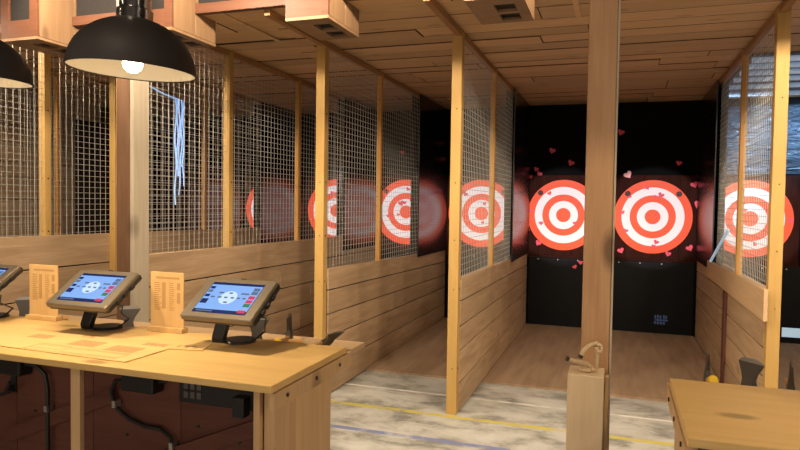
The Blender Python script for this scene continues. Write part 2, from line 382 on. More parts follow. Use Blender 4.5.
# ------------------------------------------------------------------ targets
def heart_poly(s, rot=0):
    pts = []
    for k in range(20):
        t = 2 * PI * k / 20
        x = 16 * math.sin(t) ** 3 / 32 * s; z = (13 * math.cos(t) - 5 * math.cos(2 * t) - 2 * math.cos(3 * t) - math.cos(4 * t)) / 32 * s
        pts.append((x * math.cos(rot) - z * math.sin(rot), x * math.sin(rot) + z * math.cos(rot)))
    return pts
def heart(x, z, yface, parent, s=.07, pale=False, rot=None):
    rot = random.uniform(-.6, .6) if rot is None else rot
    h = MB(); h.prism_y([(x + a, z + b) for a, b in heart_poly(s, rot)], yface - .002, yface - .0002)
    return h.build('heart', M_HEARTP if pale else M_HEART, parent)
# hearts on the boards, as (x, z) offsets from each bullseye, (size, pale)
HB = {0: [(-.30, .52, .10, 1), (.46, .40, .085, 0), (-.07, .36, .06, 0), (.09, .27, .075, 0), (.03, .25, .05, 0), (-.28, .25, .06, 0), (-.35, .05, .055, 0), (-.31, -.18, .065, 0), (.05, -.31, .065, 0), (.02, -.36, .05, 0),
          (.43, -.37, .085, 0), (-.36, -.43, .08, 0), (.19, -.45, .07, 0), (.51, .16, .10, 0)],
      1: [(-.18, .28, .06, 0), (-.28, -.11, .06, 0), (.15, -.10, .06, 0), (-.31, -.37, .08, 0), (-.42, .05, .05, 0), (-.45, -.21, .05, 0), (-.44, .49, .07, 0)],
      2: [(-.22, .26, .07, 0), (.17, .13, .06, 0), (.04, .13, .05, 0), (.02, -.12, .05, 0), (.14, -.27, .07, 0), (-.34, .30, .07, 0)],
      3: [(.03, .32, .06, 0), (-.07, .12, .09, 0), (-.02, .13, .06, 0), (-.11, -.04, .05, 0), (-.26, -.06, .06, 0), (.08, .16, .05, 0)],
      4: [(-.06, .25, .07, 0), (-.1, -.2, .06, 0)],
      5: [(-.1, .3, .06, 0)],
      -1: [(-.06, .10, .06, 0), (.42, -.01, .07, 0), (-.38, .30, .07, 0), (.06, -.30, .05, 0)]}
TL = {-1: 'round target partly behind the rightmost mesh divider', 0: 'round red and white target just right of the big column',
      1: 'round target just left of the big column, its edge hidden by it', 2: 'round target seen through the mesh of the centre divider',
      3: 'round target showing left of the tall black sheet, behind a thin orange post', 4: 'half hidden round target beside the post behind the left counter',
      5: 'leftmost visible target, only a red and white sliver showing'}
for k in range(-1, 6):
    cx = T0 - k * TS
    if k == 5: cx = T0 - 5 * TS + .02
    t = thing('axe_target', (cx, YB, .94), TL[k], 'target', 'axe targets on the back wall')
    b = MB(); w = 1.03 / 5
    for i in range(5):
        b.box(cx - .515 + i * w, cx - .515 + (i + 1) * w - .002, YB - .05, YB - .001, .945, 1.978)
    b.build('board', W_BOARD, t, bevel=.002)
    MB().box(cx - .52, cx + .52, YB - .052, YB - .001, .915, .943).build('ledge', W_BOARD, t)
    rr = [1, .80, .585, .40, .20, 0]
    yf = YB - .055
    for i in range(4):
        MB().annulus_y(cx, TZ, TR * rr[i + 1], TR * rr[i], yf, yf + .006).build('red_ring' if i % 2 == 0 else 'white_ring', M_RED if i % 2 == 0 else M_WHITE, t)
    MB().prism_y([(cx + TR * .2 * math.cos(2 * PI * q / 40), TZ + TR * .2 * math.sin(2 * PI * q / 40)) for q in range(40)], yf, yf + .006).build('bullseye', M_RED, t)
    for sx in (-1, 1):
        dx, dz = sx * .295, .285
        MB().prism_y([(cx + dx + .034 * math.cos(2 * PI * q / 20), TZ + dz + .034 * math.sin(2 * PI * q / 20)) for q in range(20)], yf - .003, yf).build('kill_dot', M_DOT, t)
    for (hx, hz, hs, pl) in HB[k]:
        on = math.hypot(hx, hz) < TR
        if abs(hx) < .5 and hz < .5: heart(cx + hx, TZ + hz, yf if on else YB - .05, t, hs, pl)
        else: heart(cx + hx, TZ + hz, YB - .0525 if hz < .5 else YB - .052, t, hs, pl)
# hearts scattered over the black wall (from the photo: x, z)
for (x, z, s) in [(-.82, 2.30, .085), (-.58, 2.14, .085), (-1.02, 2.06, .07), (-.98, 2.0, .075), (.02, 2.52, .085), (.70, 2.13, .07), (-2.62, 2.62, .07), (-2.70, 2.45, .08), (-2.68, 2.12, .08), (-2.88, 2.3, .07),
                  (-2.10, 2.20, .075), (-2.06, 2.42, .06), (-1.42, 2.12, .06), (-.98, .86, .07), (-.45, .82, .08), (-.60, .90, .05), (1.44, 2.36, .09), (1.15, 2.16, .08), (1.27, 2.12, .08), (1.55, 2.12, .08), (1.82, 2.14, .1)]:
    if z > 1:
        heart(x, z, YB - (.03 if x > 1 else 0), wb, s)
# glossy black rubber skirts under the targets
SK = {('P1', 'P2'): 'black rubber skirt below the two centre-right targets, small blue mark', ('P0', 'P1'): 'black rubber skirt below the target seen through the centre mesh',
      ('N1', 'P0'): 'black rubber skirt below the target behind the thin orange post', ('N2', 'N1'): 'black rubber skirt below the half hidden target',
      ('P2', None): 'black rubber skirt at the right edge with a pale blue patch'}
for (a, b_), lab in SK.items():
    x0 = DIV[a] + .055; x1 = DIV[b_] - .055 if b_ else XR - .05
    sk = thing('rubber_skirt', ((x0 + x1) / 2, YB, .02), lab, 'rubber skirt', 'rubber skirts below the targets')
    shp = MB().box(x0, x1, YB - .035, YB - .002, .02, .912).build('sheet', M_RUBBER, sk)
    q = MB()
    for i in range(int((x1 - x0) / .25)):
        q.lathe([(.008, 0), (.008, .006)], 8, mat=Matrix.Translation((x0 + .12 + i * .25, YB - .035, .885)) @ Matrix.Rotation(PI / 2, 4, 'X'))
    q.build('screw_row', M_SILVER, shp)
    if a == 'P1':
        mk = MB()   # small blurred blue stencil, two rows of strokes
        for i, dx in enumerate([0, .03, .06, .10, .125]): mk.box(.47 + dx, .47 + dx + .019, YB - .037, YB - .035, .205, .245 + .006 * (i % 2))
        mk.box(.475, .625, YB - .037, YB - .035, .178, .196)
        for i in range(4): mk.box(.465 + i * .034, .465 + i * .034 + .024, YB - .037, YB - .035, .135, .168)
        mk.build('blue_mark', M_BLUEMARK, shp)
        for x, z in [(-.98 + .55, .86), (-.50, .80)]: heart(x, z, YB - .035, sk, .06)
    if a == 'P2':
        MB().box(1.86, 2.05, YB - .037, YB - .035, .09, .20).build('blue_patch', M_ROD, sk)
# crinkled plastic in the right-hand lane
cs = MB(); nx, nz = 46, 40; x0, x1, z0, z1 = 1.06, 3.5, 1.99, 2.80
g = [[(lerp(x0, x1, i / nx), YB - .018 + .010 * math.sin(zq * 9.5 + i * .10 + .5 * math.sin(i * .6)) + .005 * math.sin(zq * 23 - i * .35), lerp(z0, z1, zq / nz)) for i in range(nx + 1)] for zq in [q for q in range(nz + 1)]]
g = [[(px, YB - .045 + .010 * math.sin(pz * 34 + px * 4 + .8 * math.sin(px * 7)) + .005 * math.sin(pz * 71 - px * 9), pz) for px, py, pz in row] for row in g]
b0 = 0
for row in g: cs.v += [Vector(p) for p in row]
for j in range(nz):
    for i in range(nx):
        a = j * (nx + 1) + i; cs.f.append((a, a + 1, a + nx + 2, a + nx + 1)); cs.m.append(0)
o = cs.build('plastic_sheet', M_CRINK, smooth=True); o.modifiers.clear()
sm = o.modifiers.new('solid', 'SOLIDIFY'); sm.thickness = .001
tag(o, 'crinkled shiny plastic sheet above the rightmost target, reflecting blue light', 'plastic sheet')
# pale blue strip light on the right-hand lane's ceiling
fx = thing('strip_light', (2.2, 7.0, ZC), 'bank of pale blue strip lights across the ceiling at far right', 'light')
MB().box(1.03, 3.4, 6.0, 8.0, ZC - .02, ZC + .002).build('housing', plain('fixture_grey', (.10, .12, .15), .5), fx)
for yy in (6.05, 6.32, 6.62, 6.95, 7.35, 7.85):
    MB().tube([(1.04, yy, ZC - .045), (3.38, yy, ZC - .045)], .024, 10).build('tube', M_TUBE, fx, smooth=True)
# pale rod leaning on the right-hand divider
o = MB().tube([(DIV['P2'] - .07, 6.95, 1.063), (DIV['P2'] - .035, 6.2, 1.40)], .013, 10).build('rod', M_ROD, smooth=True)
tag(o, 'pale blue rod leaning against the mesh of the right divider', 'rod')
# blue light strands on the left mesh
hb = thing('light_strand', (DIV['N2'] + .05, 5.6, 2.64), 'hanging pale blue light strands seen through mesh right of left column', 'light strand')
for q in range(5):
    MB().tube([(DIV['N2'] + .045 + .006 * q, 5.53 + q * .024 + .012 * math.sin(i * .9 + q * 2), 2.64 - i * (1.10 - .10 * ((q * 3) % 5)) / 14) for i in range(15)], .0075, 6).build('strand', M_BLUEGLOW, hb, smooth=True)
MB().tube([(DIV['N2'] + .045, 5.15, 2.70), (DIV['N2'] + .045, 5.35, 2.66), (DIV['N2'] + .045, 5.56, 2.64)], .007, 6).build('lead_cable', M_BLUEGLOW, hb, smooth=True)

# ------------------------------------------------------------------ timber columns
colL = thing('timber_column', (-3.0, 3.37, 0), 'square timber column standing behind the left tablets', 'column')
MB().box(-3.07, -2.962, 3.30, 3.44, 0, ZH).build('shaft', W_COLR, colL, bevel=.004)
MB().box(-2.960, -2.93, 3.298, 3.44, 0, ZH).build('pale_lit_side', W_COLP, colL, bevel=.003)
colR = thing('timber_column', (-.07, 2.81, 0), 'tall timber column between the two counters', 'column')
MB().box(-.130, -.016, 2.755, 2.87, 0, ZH).build('shaft', W_COL, colR, bevel=.005)
MB().box(-.0155, -.008, 2.752, 2.80, 0, ZH).build('pale_lit_side', W_COLP, colR, bevel=.001)  # thin pale strip stands in for light on the right edge
gp = thing('gate_post', (-.1, 2.68, 0), 'short square post with rope on top, in front of the tall column', 'post')
MB().box(-.172, -.032, 2.60, 2.75, 0, .925).build('shaft', W_GATE, gp, bevel=.004)
q = MB(); q.box(-.030, -.016, 2.70, 2.75, .25, .90)
q.build('hinge_strip', W_PANEL, gp, bevel=.002)
rp = thing('rope', (-.09, 2.67, .925), 'pale knotted rope hook on the short post', 'rope')
zt = .926
def arc(pts): return pts
MB().tube([(-.085, 2.66, zt + .010), (-.065, 2.67, zt + .012), (-.062, 2.66, zt + .06), (-.064, 2.66, zt + .105)], .009, 8).build('upright', M_ROPE, rp, smooth=True)
MB().tube([(-.122, 2.63, zt + .072), (-.116, 2.635, zt + .086), (-.102, 2.65, zt + .100), (-.085, 2.66, zt + .112), (-.066, 2.66, zt + .118), (-.048, 2.66, zt + .108), (-.046, 2.66, zt + .088), (-.064, 2.65, zt + .085)], .009, 8).build('upper_strand', M_ROPE, rp, smooth=True)
MB().tube([(-.168, 2.61, zt + .055), (-.150, 2.62, zt + .048), (-.125, 2.64, zt + .040), (-.100, 2.65, zt + .035), (-.085, 2.66, zt + .020), (-.105, 2.67, zt + .010), (-.125, 2.66, zt + .010), (-.110, 2.64, zt + .011), (-.085, 2.64, zt + .012)], .009, 8).build('lower_strand', M_ROPE, rp, smooth=True)
for a, b_ in (((-.122, 2.63, zt + .072), (-.127, 2.628, zt + .060)), ((-.168, 2.61, zt + .055), (-.178, 2.607, zt + .059))):
    MB().tube([a, b_], .0095, 8).build('rope_tip', M_TIP, rp)

# ------------------------------------------------------------------ projector boxes
def proj_box(cx, y0=3.50, z0=2.70, w=.32, d=.48, h=.62, label=''):
    t = thing('projector_box', (cx, y0 + d / 2, z0 + h), label, 'projector box', 'wooden projector boxes under the ceiling edge')
    x0, x1, y1, z1 = cx - w / 2, cx + w / 2, y0 + d, z0 + h
    for sx in (x0, x1 - .02):
        s = MB()
        for i in range(2): s.box(sx, sx + .02, y0 + .022 + i * (d - .022) / 2, y0 + .022 + (i + 1) * (d - .022) / 2 - .002, z0 + .02, z1)
        s.build('side_panel', W_BOX, t, bevel=.002)
    # bottom with two square vents
    b = MB(); vx0, vx1 = cx - .02, cx + .095
    vs = [(y0 + .12, y0 + .26), (y0 + .30, y0 + .43)]
    b.box(x0, vx0, y0, y1, z0, z0 + .018); b.box(vx1, x1, y0, y1, z0, z0 + .018)
    ys = [y0] + [v for p in vs for v in p] + [y1]
    for i in range(0, 6, 2): b.box(vx0, vx1, ys[i], ys[i + 1], z0, z0 + .018)
    b.build('bottom_panel', W_BOX, t)
    MB().box(vx0 - .01, vx1 + .01, y0 + .10, y1 - .03, z0 + .020, z0 + .03).build('vent_screen', M_DARK, t)
    # front with opening
    f = MB(); fx0, fx1, fz0, fz1 = cx - .10, cx + .10, z0 + .14, z0 + .36
    f.box(x0, fx0, y0, y0 + .02, z0 + .018, z1); f.box(fx1, x1, y0, y0 + .02, z0 + .018, z1)
    f.box(fx0, fx1, y0, y0 + .02, z0 + .018, fz0); f.box(fx0, fx1, y0, y0 + .02, fz1, z1)
    f.build('front_panel', W_BOXR, t)
    MB().box(fx0 - .01, fx1 + .01, y0 + .025, y0 + .035, fz0 - .01, fz1 + .01).build('front_opening', M_DARK, t)
    MB().box(x0 + .02, x1 - .02, y1 - .06, y1 - .042, z0 + .02, z1).build('rear_panel', W_BOX, t)
    return t
proj_box(-1.815, w=.29, label='wooden projector box with two vents above the post behind the left counter')
proj_box(-2.93, y0=3.46, label='wooden projector box just right of the front lamp shade')
proj_box(-4.02, y0=3.40, w=.34, d=.62, label='large wooden projector box seen between the two lamp shades')
proj_box(-.66, y0=3.42, label='wooden projector box with two vents left of the tall column')

# ------------------------------------------------------------------ counters
ZK = 1.05; TY0, TY1 = 1.64, 2.19
def counter(x0, x1, end, names):
    b = thing('service_counter', ((x0 + x1) / 2, 1.95, 0), names[0], 'counter')
    s = MB(); n = 3 if x1 - x0 > 2 else 2
    ww = (TY1 - TY0)
    s.box(x0, x1, TY0, TY1, ZK - .024, ZK)
    s.build('counter_top', W_TOP, b, bevel=.003)
    e = x1 if end > 0 else x0
    a0, a1 = (e - .045, e - .010) if end > 0 else (e + .010, e + .045)
    p = MB()
    for i in range(3):
        ya = TY0 + .035 + i * .135; p.box(a0, a1, ya, ya + .134, 0, ZK - .026)
    p.build('end_panel', W_PANEL, b, bevel=.002)
    ap = MB(); ax0, ax1 = (e - .012, e + .004) if end > 0 else (e - .004, e + .012)
    ap.box(ax0 - (0 if end > 0 else 0), ax1, TY0 + .01, TY1 + .04, ZK - .078, ZK - .026)
    ap.k = 1
    for yy in (1.73, 1.93, 2.12): ap.lathe([(.007, 0), (.007, .004)], 8, mat=Matrix.Translation((ax1 if end > 0 else ax0 - .004, yy, ZK - .05)) @ Matrix.Rotation(PI / 2, 4, 'Y'))
    ap.build('end_apron', [W_PANEL, M_SCREW], b)
    return b
XE = -.955
cb = counter(-3.4, XE, 1, ('long golden pine counter at left, open and dark red-brown below',))
rb = counter(.172, 3.0, -1, ('golden pine counter cut off in the bottom right corner',))
# inside of the left counter
u = MB(); x = -3.38
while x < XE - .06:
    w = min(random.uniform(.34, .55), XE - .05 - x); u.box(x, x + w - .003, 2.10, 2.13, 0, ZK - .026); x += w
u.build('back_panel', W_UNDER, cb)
for x in (-1.735, -2.55):
    MB().box(x, x + .040, 1.655, 1.675, 0, ZK - .026).build('stud', W_PANEL, cb, bevel=.002)
MB().box(-1.025, -1.003, 1.655, 1.675, 0, ZK - .026).build('front_stile', W_PANEL, cb, bevel=.002)
br = MB(); m = Matrix.Translation((-1.55, 2.085, .62)) @ Matrix.Rotation(-.40, 4, 'Y')
br.obox(m, -.35, .35, -.013, .013, -.03, .03); br.build('brace', W_UNDER, cb)
m = Matrix.Translation((-2.25, 2.085, .66)) @ Matrix.Rotation(-.40, 4, 'Y')
br = MB(); br.obox(m, -.33, .33, -.013, .013, -.03, .03); br.build('brace', W_UNDER, cb)
pb = MB()
for i, (x, z) in enumerate([(-1.38, .79), (-1.37, .72), (-1.36, .66), (-1.55, .70), (-1.13, .78), (-1.96, .80), (-1.9, .62), (-2.4, .66)]):
    pb.lathe([(.007, 0), (.007, .003)], 8, mat=Matrix.Translation((x, 2.10, z)) @ Matrix.Rotation(PI / 2, 4, 'X'))
pb.build('screw_holes', M_SCREW, cb)
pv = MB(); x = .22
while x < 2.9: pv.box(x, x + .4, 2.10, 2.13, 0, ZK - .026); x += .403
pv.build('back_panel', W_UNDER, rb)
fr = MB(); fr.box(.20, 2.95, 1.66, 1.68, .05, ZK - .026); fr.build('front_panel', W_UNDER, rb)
# power strip with plugs, adapters, cables, coat hooks
ps = thing('power_strip', (-1.33, 2.08, .855), 'black power strip with plugs fixed under the left counter', 'power strip')
psb = MB().box(-1.60, -1.05, 2.045, 2.098, .81, .90).build('body', M_CABLE, ps, bevel=.004)
for x in (-1.33, -1.17): MB().box(x, x + .05, 2.0, 2.044, .795, .87).build('plug', M_TBLACK, psb, bevel=.004)
q = MB()
for i in range(3):
    for j in range(2): q.box(-1.575 + i * .030, -1.555 + i * .030, 2.041, 2.0445, .83 + j * .035, .855 + j * .035)
q.build('socket_marks', plain('socket_grey', (.10, .09, .09), .6), psb)
for (x, lab) in ((-1.80, 'black adapter box under the left counter, right of the wooden stud'), (-2.50, 'black adapter box under the left counter, near the left frame edge')):
    a = thing('adapter_box', (x, 2.06, .85), lab, 'adapter box')
    MB().box(x - .07, x + .09, 2.03, 2.098, .825, .905).build('body', M_CABLE, a, bevel=.008)
    MB().tube([(x + .088, 2.06, .87), (x + .12, 2.06, .875), (x + .15, 2.07, .90), (x + .16, 2.08, .95)], .006, 6).build('lead', M_CABLE, a, smooth=True)
cb1 = thing('power_cable', (-1.80, 2.07, .8), 'black cable sagging under the left counter, with silver clips', 'cable')
MB().tube([(-1.873, 2.06, .86), (-1.93, 2.07, .85), (-1.955, 2.07, .80), (-1.93, 2.07, .74), (-1.86, 2.07, .70), (-1.78, 2.07, .68), (-1.71, 2.07, .68), (-1.66, 2.07, .65), (-1.64, 2.07, .58), (-1.635, 2.07, .45), (-1.63, 2.07, .2), (-1.63, 2.07, 0.01)], .009, 8).build('wire', M_CABLE, cb1, smooth=True)
for (x, z) in ((-1.93, .755), (-1.648, .62)): MB().box(x - .008, x + .008, 2.056, 2.09, z - .014, z + .014).build('clip', M_SILVER, cb1)
cb2 = thing('power_cable', (-2.4, 2.07, .8), 'black cable hanging straight down under the left counter, left of the stud', 'cable')
MB().tube([(-2.408, 2.06, .875), (-2.36, 2.07, .87), (-2.31, 2.07, .84), (-2.295, 2.07, .78), (-2.295, 2.07, .60), (-2.295, 2.07, .3), (-2.29, 2.07, 0.01)], .009, 8).build('wire', M_CABLE, cb2, smooth=True)
MB().box(-2.303, -2.287, 2.056, 2.09, .68, .705).build('clip', M_SILVER, cb2)
hk = thing('coat_hook', (-2.52, 2.09, .78), 'small black coat hook under the left counter at left edge', 'hook')
MB().box(-2.535, -2.505, 2.092, 2.099, .73, .82).build('plate', M_CABLE, hk)
MB().tube([(-2.52, 2.09, .76), (-2.52, 2.06, .75), (-2.50, 2.04, .755), (-2.47, 2.03, .78), (-2.465, 2.03, .80)], .007, 8).build('hook_arm', M_CABLE, hk, smooth=True)
MB().tube([(-2.52, 2.09, .74), (-2.54, 2.05, .73), (-2.56, 2.04, .735)], .007, 8).build('hook_arm', M_CABLE, hk, smooth=True)

# etched plywood sheet lying on the counter
es = thing('plywood_sheet', (-1.85, 1.88, ZK), 'thin plywood sheet with etched panels lying flat on the left counter', 'plywood sheet')
MB().prism_z([(-2.45, 1.72), (-1.542, 1.695), (-1.535, 1.905), (-1.41, 1.925), (-1.44, 2.03), (-2.45, 2.06)], ZK + .0005, ZK + .004).build('sheet', W_SHEET, es)
et = MB(); ze = ZK + .0042
def rect_line(x0, x1, y0, y1, w=.003):
    et.box(x0, x1, y0, y0 + w, ze - .0002, ze); et.box(x0, x1, y1 - w, y1, ze - .0002, ze); et.box(x0, x0 + w, y0, y1, ze - .0002, ze); et.box(x1 - w, x1, y0, y1, ze - .0002, ze)
rect_line(-2.02, -1.60, 1.715, 1.785); rect_line(-1.86, -1.60, 1.725, 1.775); rect_line(-2.02, -1.88, 1.74, 1.80)
def hatch(x0, x1, y0, y1, n):
    for i in range(n):
        yy = lerp(y0, y1, i / n); et.box(x0, x1, yy, yy + (y1 - y0) / n * .55, ze - .0002, ze)
hatch(-1.93, -1.80, 1.82, 1.90, 8); hatch(-1.74, -1.61, 1.80, 1.88, 8); hatch(-2.17, -2.07, 1.86, 1.92, 5); hatch(-1.98, -1.92, 1.94, 1.98, 3); hatch(-1.67, -1.57, 1.92, 1.96, 3)
for i in range(5): et.box(-1.53 + i * .018, -1.52 + i * .018, 1.94 + (i % 2) * .012, 1.965 + (i % 2) * .012, ze - .0002, ze)
et.build('etching', W_ETCH, es)

# ------------------------------------------------------------------ tablets
TILT = math.radians(33)
def make_tablet(label):
    t = thing('tablet_stand', (0, 0, 0), label, 'tablet', 'ordering tablets on the counters')
    MB().lathe([(.062, 0), (.062, .006), (.058, .010), (.0, .010)], 28, c=(-.005, .03, 0)).build('base', M_TBLACK, t, smooth=True)
    s = MB(); s.quad_ring([[(-.093, -.025, .0), (-.043, -.025, .0), (-.043, .002, .0), (-.093, .002, .0)], [(-.093, -.030, .02), (-.043, -.030, .02), (-.043, .0, .02), (-.093, .0, .02)],
                           [(-.085, -.005, .10), (-.030, -.005, .10), (-.030, .02, .10), (-.085, .02, .10)], [(-.085, -.005, .122), (-.030, -.005, .122), (-.030, .02, .138), (-.085, .02, .138)]])
    s.box(-.09, .03, -.02, .05, .0, .008)
    s.build('stem', M_TBLACK, t, bevel=.003)
    # enclosure: centre at bottom-front edge mid + half of the slope
    M = Matrix.Translation((.012, -.155, .110)) @ Matrix.Rotation(TILT, 4, 'X')    # local x width, y up the slope, z normal
    W, Hh = .152, .224
    e = MB()
    def rr(w0, w1, h0, h1, z, r=.012):
        pts = []
        for cx, cy, a0 in ((w1 - r, h1 - r, 0), (w0 + r, h1 - r, PI / 2), (w0 + r, h0 + r, PI), (w1 - r, h0 + r, 1.5 * PI)):
            for q in range(5): pts.append(M @ Vector((cx + r * math.cos(a0 + q * PI / 8), cy + r * math.sin(a0 + q * PI / 8), z)))
        return pts
    e.quad_ring([rr(-W, W, 0, Hh, -.002), rr(-W, W, 0, Hh, .012), rr(-W + .004, W - .004, .004, Hh - .004, .016)])
    e.build('frame', M_FRAME, t)
    k = MB(); k.quad_ring([rr(-W + .002, W + .004, .006, Hh + .004, -.016), rr(-W + .002, W + .004, .006, Hh + .004, -.002)])
    for q in (.06, .10, .145): k.obox(M, W - .002, W + .010, q, q + .022, -.015, -.001)
    k.obox(M, -.012, .010, Hh + .002, Hh + .007, .0, .012)
    k.build('back_shell', M_TBLACK, t)
    sc = MB()
    def r2(x0, x1, y0, y1, z, mi): sc.k = mi; sc.obox(M, x0, x1, y0, y1, z - .0006, z)
    sw, s0, s1 = .113, .028, .196
    r2(-sw, sw, s0, s1, .0165, 1)
    r2(-sw + .002, sw - .002, s0 + .018, s1 - .014, .0170, 0)
    r2(-.078, .070, s0 + .026, s1 - .018, .0174, 0)
    def disc(cx, cy, r, z, mi):
        sc.k = mi; sc.quad_ring([[M @ Vector((cx + r * math.cos(2 * PI * q / 28), cy + r * math.sin(2 * PI * q / 28), zz)) for q in range(28)] for zz in (z - .0005, z)])
    disc(-.004, .112, .036, .0178, 2)
    for (x, y, w) in [(-.055, .137, .020), (.04, .137, .034), (-.010, .137, .014), (-.078, .112, .016), (-.048, .112, .016), (-.02, .112, .014), (.008, .112, .014), (.034, .112, .014), (.058, .112, .014), (-.010, .086, .016)]:
        r2(x, x + w, y - .004, y + .004, .0182, 3)
    for i, y in enumerate((.165, .145, .12, .09)): r2(-.108, -.088, y - .008, y + .006, .0176, [1, 3, 1, 1][i])
    r2(-.108, -.080, .075, .10, .0180, 1)
    for i, (y, c_) in enumerate(((.165, 3), (.145, 3), (.12, 4), (.098, 4), (.078, 5))): r2(.080, .106, y - .009, y + .008, .0176, c_)
    r2(.075, .106, .036, .050, .0180, 4); r2(-.10, -.03, .034, .040, .0178, 3)
    sc.build('screen', SCREEN, t)
    MB().tube([M @ Vector((W - .01, .06, -.016)), M @ Vector((W + .012, .07, -.03)), M @ Vector((W + .008, .05, -.055)), (.10, .04, .045), (.07, .035, .02), (.045, .032, .006)], .0035, 6).build('cable', M_TBLACK, t, smooth=True)
    return t
tab = make_tablet('third tablet from the left edge, showing the brightest screen near the counter end'); tab.location = (-1.37, 2.09, ZK)
t2 = copy_tree(tab); t2.location = (-2.025, 2.10, ZK); t2['label'] = 'middle tablet on the left counter, between the two small wooden signs'
t3 = copy_tree(tab); t3.location = (-2.675, 2.10, ZK); t3['label'] = 'tablet cut off by the left edge of the picture'
t4 = copy_tree(tab); t4.location = (.90, 2.08, ZK); t4['label'] = 'tablet on the bottom right counter, just outside the picture'

# ------------------------------------------------------------------ little wooden signs
def make_sign(label):
    t = thing('menu_sign', (0, 0, 0), label, 'sign', 'small wooden signs on the counter')
    MB().box(-.0825, .0825, -.003, .003, .018, .247).build('panel', W_SIGN, t, bevel=.001)
    MB().box(-.088, .088, -.020, .020, 0, .020).build('foot', W_SIGN, t, bevel=.002)
    e = MB()
    e.box(-.055, .062, -.0036, -.003, .219, .228)
    rnd = random.Random(3)
    for c_, (x0, x1) in enumerate([(-.062, -.026), (.012, .040)]):
        for i in range(14):
            z = .20 - i * .0085; e.box(x0, x0 + (x1 - x0) * rnd.uniform(.6, 1), -.0036, -.003, z, z + .004)
    e.box(-.024, -.006, -.0036, -.003, .095, .205); e.box(.050, .066, -.0036, -.003, .175, .205); e.box(.050, .066, -.0036, -.003, .12, .165)
    e.build('engraving', plain('sign_etching', (.40, .235, .09), .8), t)
    return t
sg = make_sign('small upright wooden sign between the middle and right tablets'); sg.location = (-1.752, 2.165, ZK)
s2 = copy_tree(sg); s2.location = (-2.42, 2.165, ZK); s2['label'] = 'small upright wooden sign between the cut-off tablet and the middle tablet'

# ------------------------------------------------------------------ axe shelves and axes
def shelf(x0, x1, lab, y1=2.71):
    t = thing('axe_shelf', ((x0 + x1) / 2, 2.45, .95), lab, 'shelf')
    MB().box(x0, x1, 2.24, y1, .925, .95).build('board', W_SHELF, t, bevel=.002)
    for x in (x0 + .06, x1 - .60):
        MB().box(x, x + .04, 2.24, y1 - .03, .885, .924).build('bearer', W_SHELF, t)
        MB().box(x, x + .04, y1 - .09, y1 - .05, 0, .884).build('leg', W_SHELF, t)
        MB().box(x, x + .04, 2.25, 2.29, 0, .884).build('leg', W_SHELF, t)
    return t
shelf(-3.3, -1.09, 'pale pine shelf for axes behind the left counter')
shelf(.24, 2.9, 'pine shelf for axes behind the bottom right counter', 2.56)
def make_axe(label, yellow=True):
    t = thing('throwing_axe', (0, 0, 0), label, 'axe', 'throwing axes on the shelves'); t.scale = (.80, .80, .80)
    # head: bit points up (+Z), handle runs to -Y; origin at the poll on the shelf
    secs = [(0, -.026, .026, .014), (.012, -.030, .030, .015), (.045, -.030, .028, .015), (.075, -.026, .026, .010), (.105, -.038, .034, .0065), (.130, -.056, .044, .0038), (.150, -.068, .052, .0018)]
    h = MB(); h.quad_ring([[(-w, y0, z), (w, y0, z), (w, y1, z), (-w, y1, z)] for z, y0, y1, w in secs])
    hd = h.build('head', M_GUN, t)
    e = MB(); e.quad_ring([[(-.0017, -.068, .150), (.0017, -.068, .150), (.0017, .052, .150), (-.0017, .052, .150)],
                           [(-.001, -.046, .164), (.001, -.046, .164), (.001, .036, .164), (-.001, .036, .164)], [(-.0004, -.025, .170), (.0004, -.025, .170), (.0004, .02, .170), (-.0004, .02, .170)]])
    e.build('cutting_edge', M_EDGE, hd)
    hn = MB().tube([(0, .034, .030), (0, -.05, .034 if yellow else .028), (0, -.12, .041 if yellow else .026), (0, -.19, .050 if yellow else .022), (0, -.25, .060 if yellow else .018)], [.014, .014, .013, .014, .015], 10, .8).build('handle', M_HANDLE, t, smooth=True)
    if yellow: MB().tube([(0, -.25, .060), (0, -.275, .064), (0, -.285, .066)], [.021, .0215, .016], 12).build('grip_end', M_YEL, hn, smooth=True)
    return t
ax = make_axe('axe with yellow grip end, thin blade up, right of the brightest tablet'); ax.location = (-1.40, 2.56, .952); ax.rotation_euler = (0, 0, .27)
ax2 = make_axe('axe whose grey blade tip shows right of the right post', False); ax2.location = (.57, 2.44, .952); ax2.rotation_euler = (0, 0, PI - .15)
for (x, y, r, lab, tl) in [(-1.49, 2.43, 2.2, 'axe with its broad dark blade showing beside the brightest tablet', .0),
                           (-1.20, 2.50, -.45, 'axe beside the post at the far end of the left counter', .95),
                           (-2.19, 2.43, 2.3, 'axe whose dark blade shows behind the middle tablet', 0),
                           (-2.86, 2.44, 2.3, 'axe whose dark blade shows behind the cut-off left tablet', 0),
                           (.322, 2.50, -.05, 'axe with yellow grip end above the corner of the right counter', 0),
                           (.44, 2.42, .75, 'axe showing its grey blade side near the right post', 0)]:
    a = copy_tree(ax if 'yellow' in lab else ax2); a.location = (x, y, .952 if not tl else .972); a.rotation_euler = (-.13 if 'above the corner' in lab else 0, tl, r); a['label'] = lab

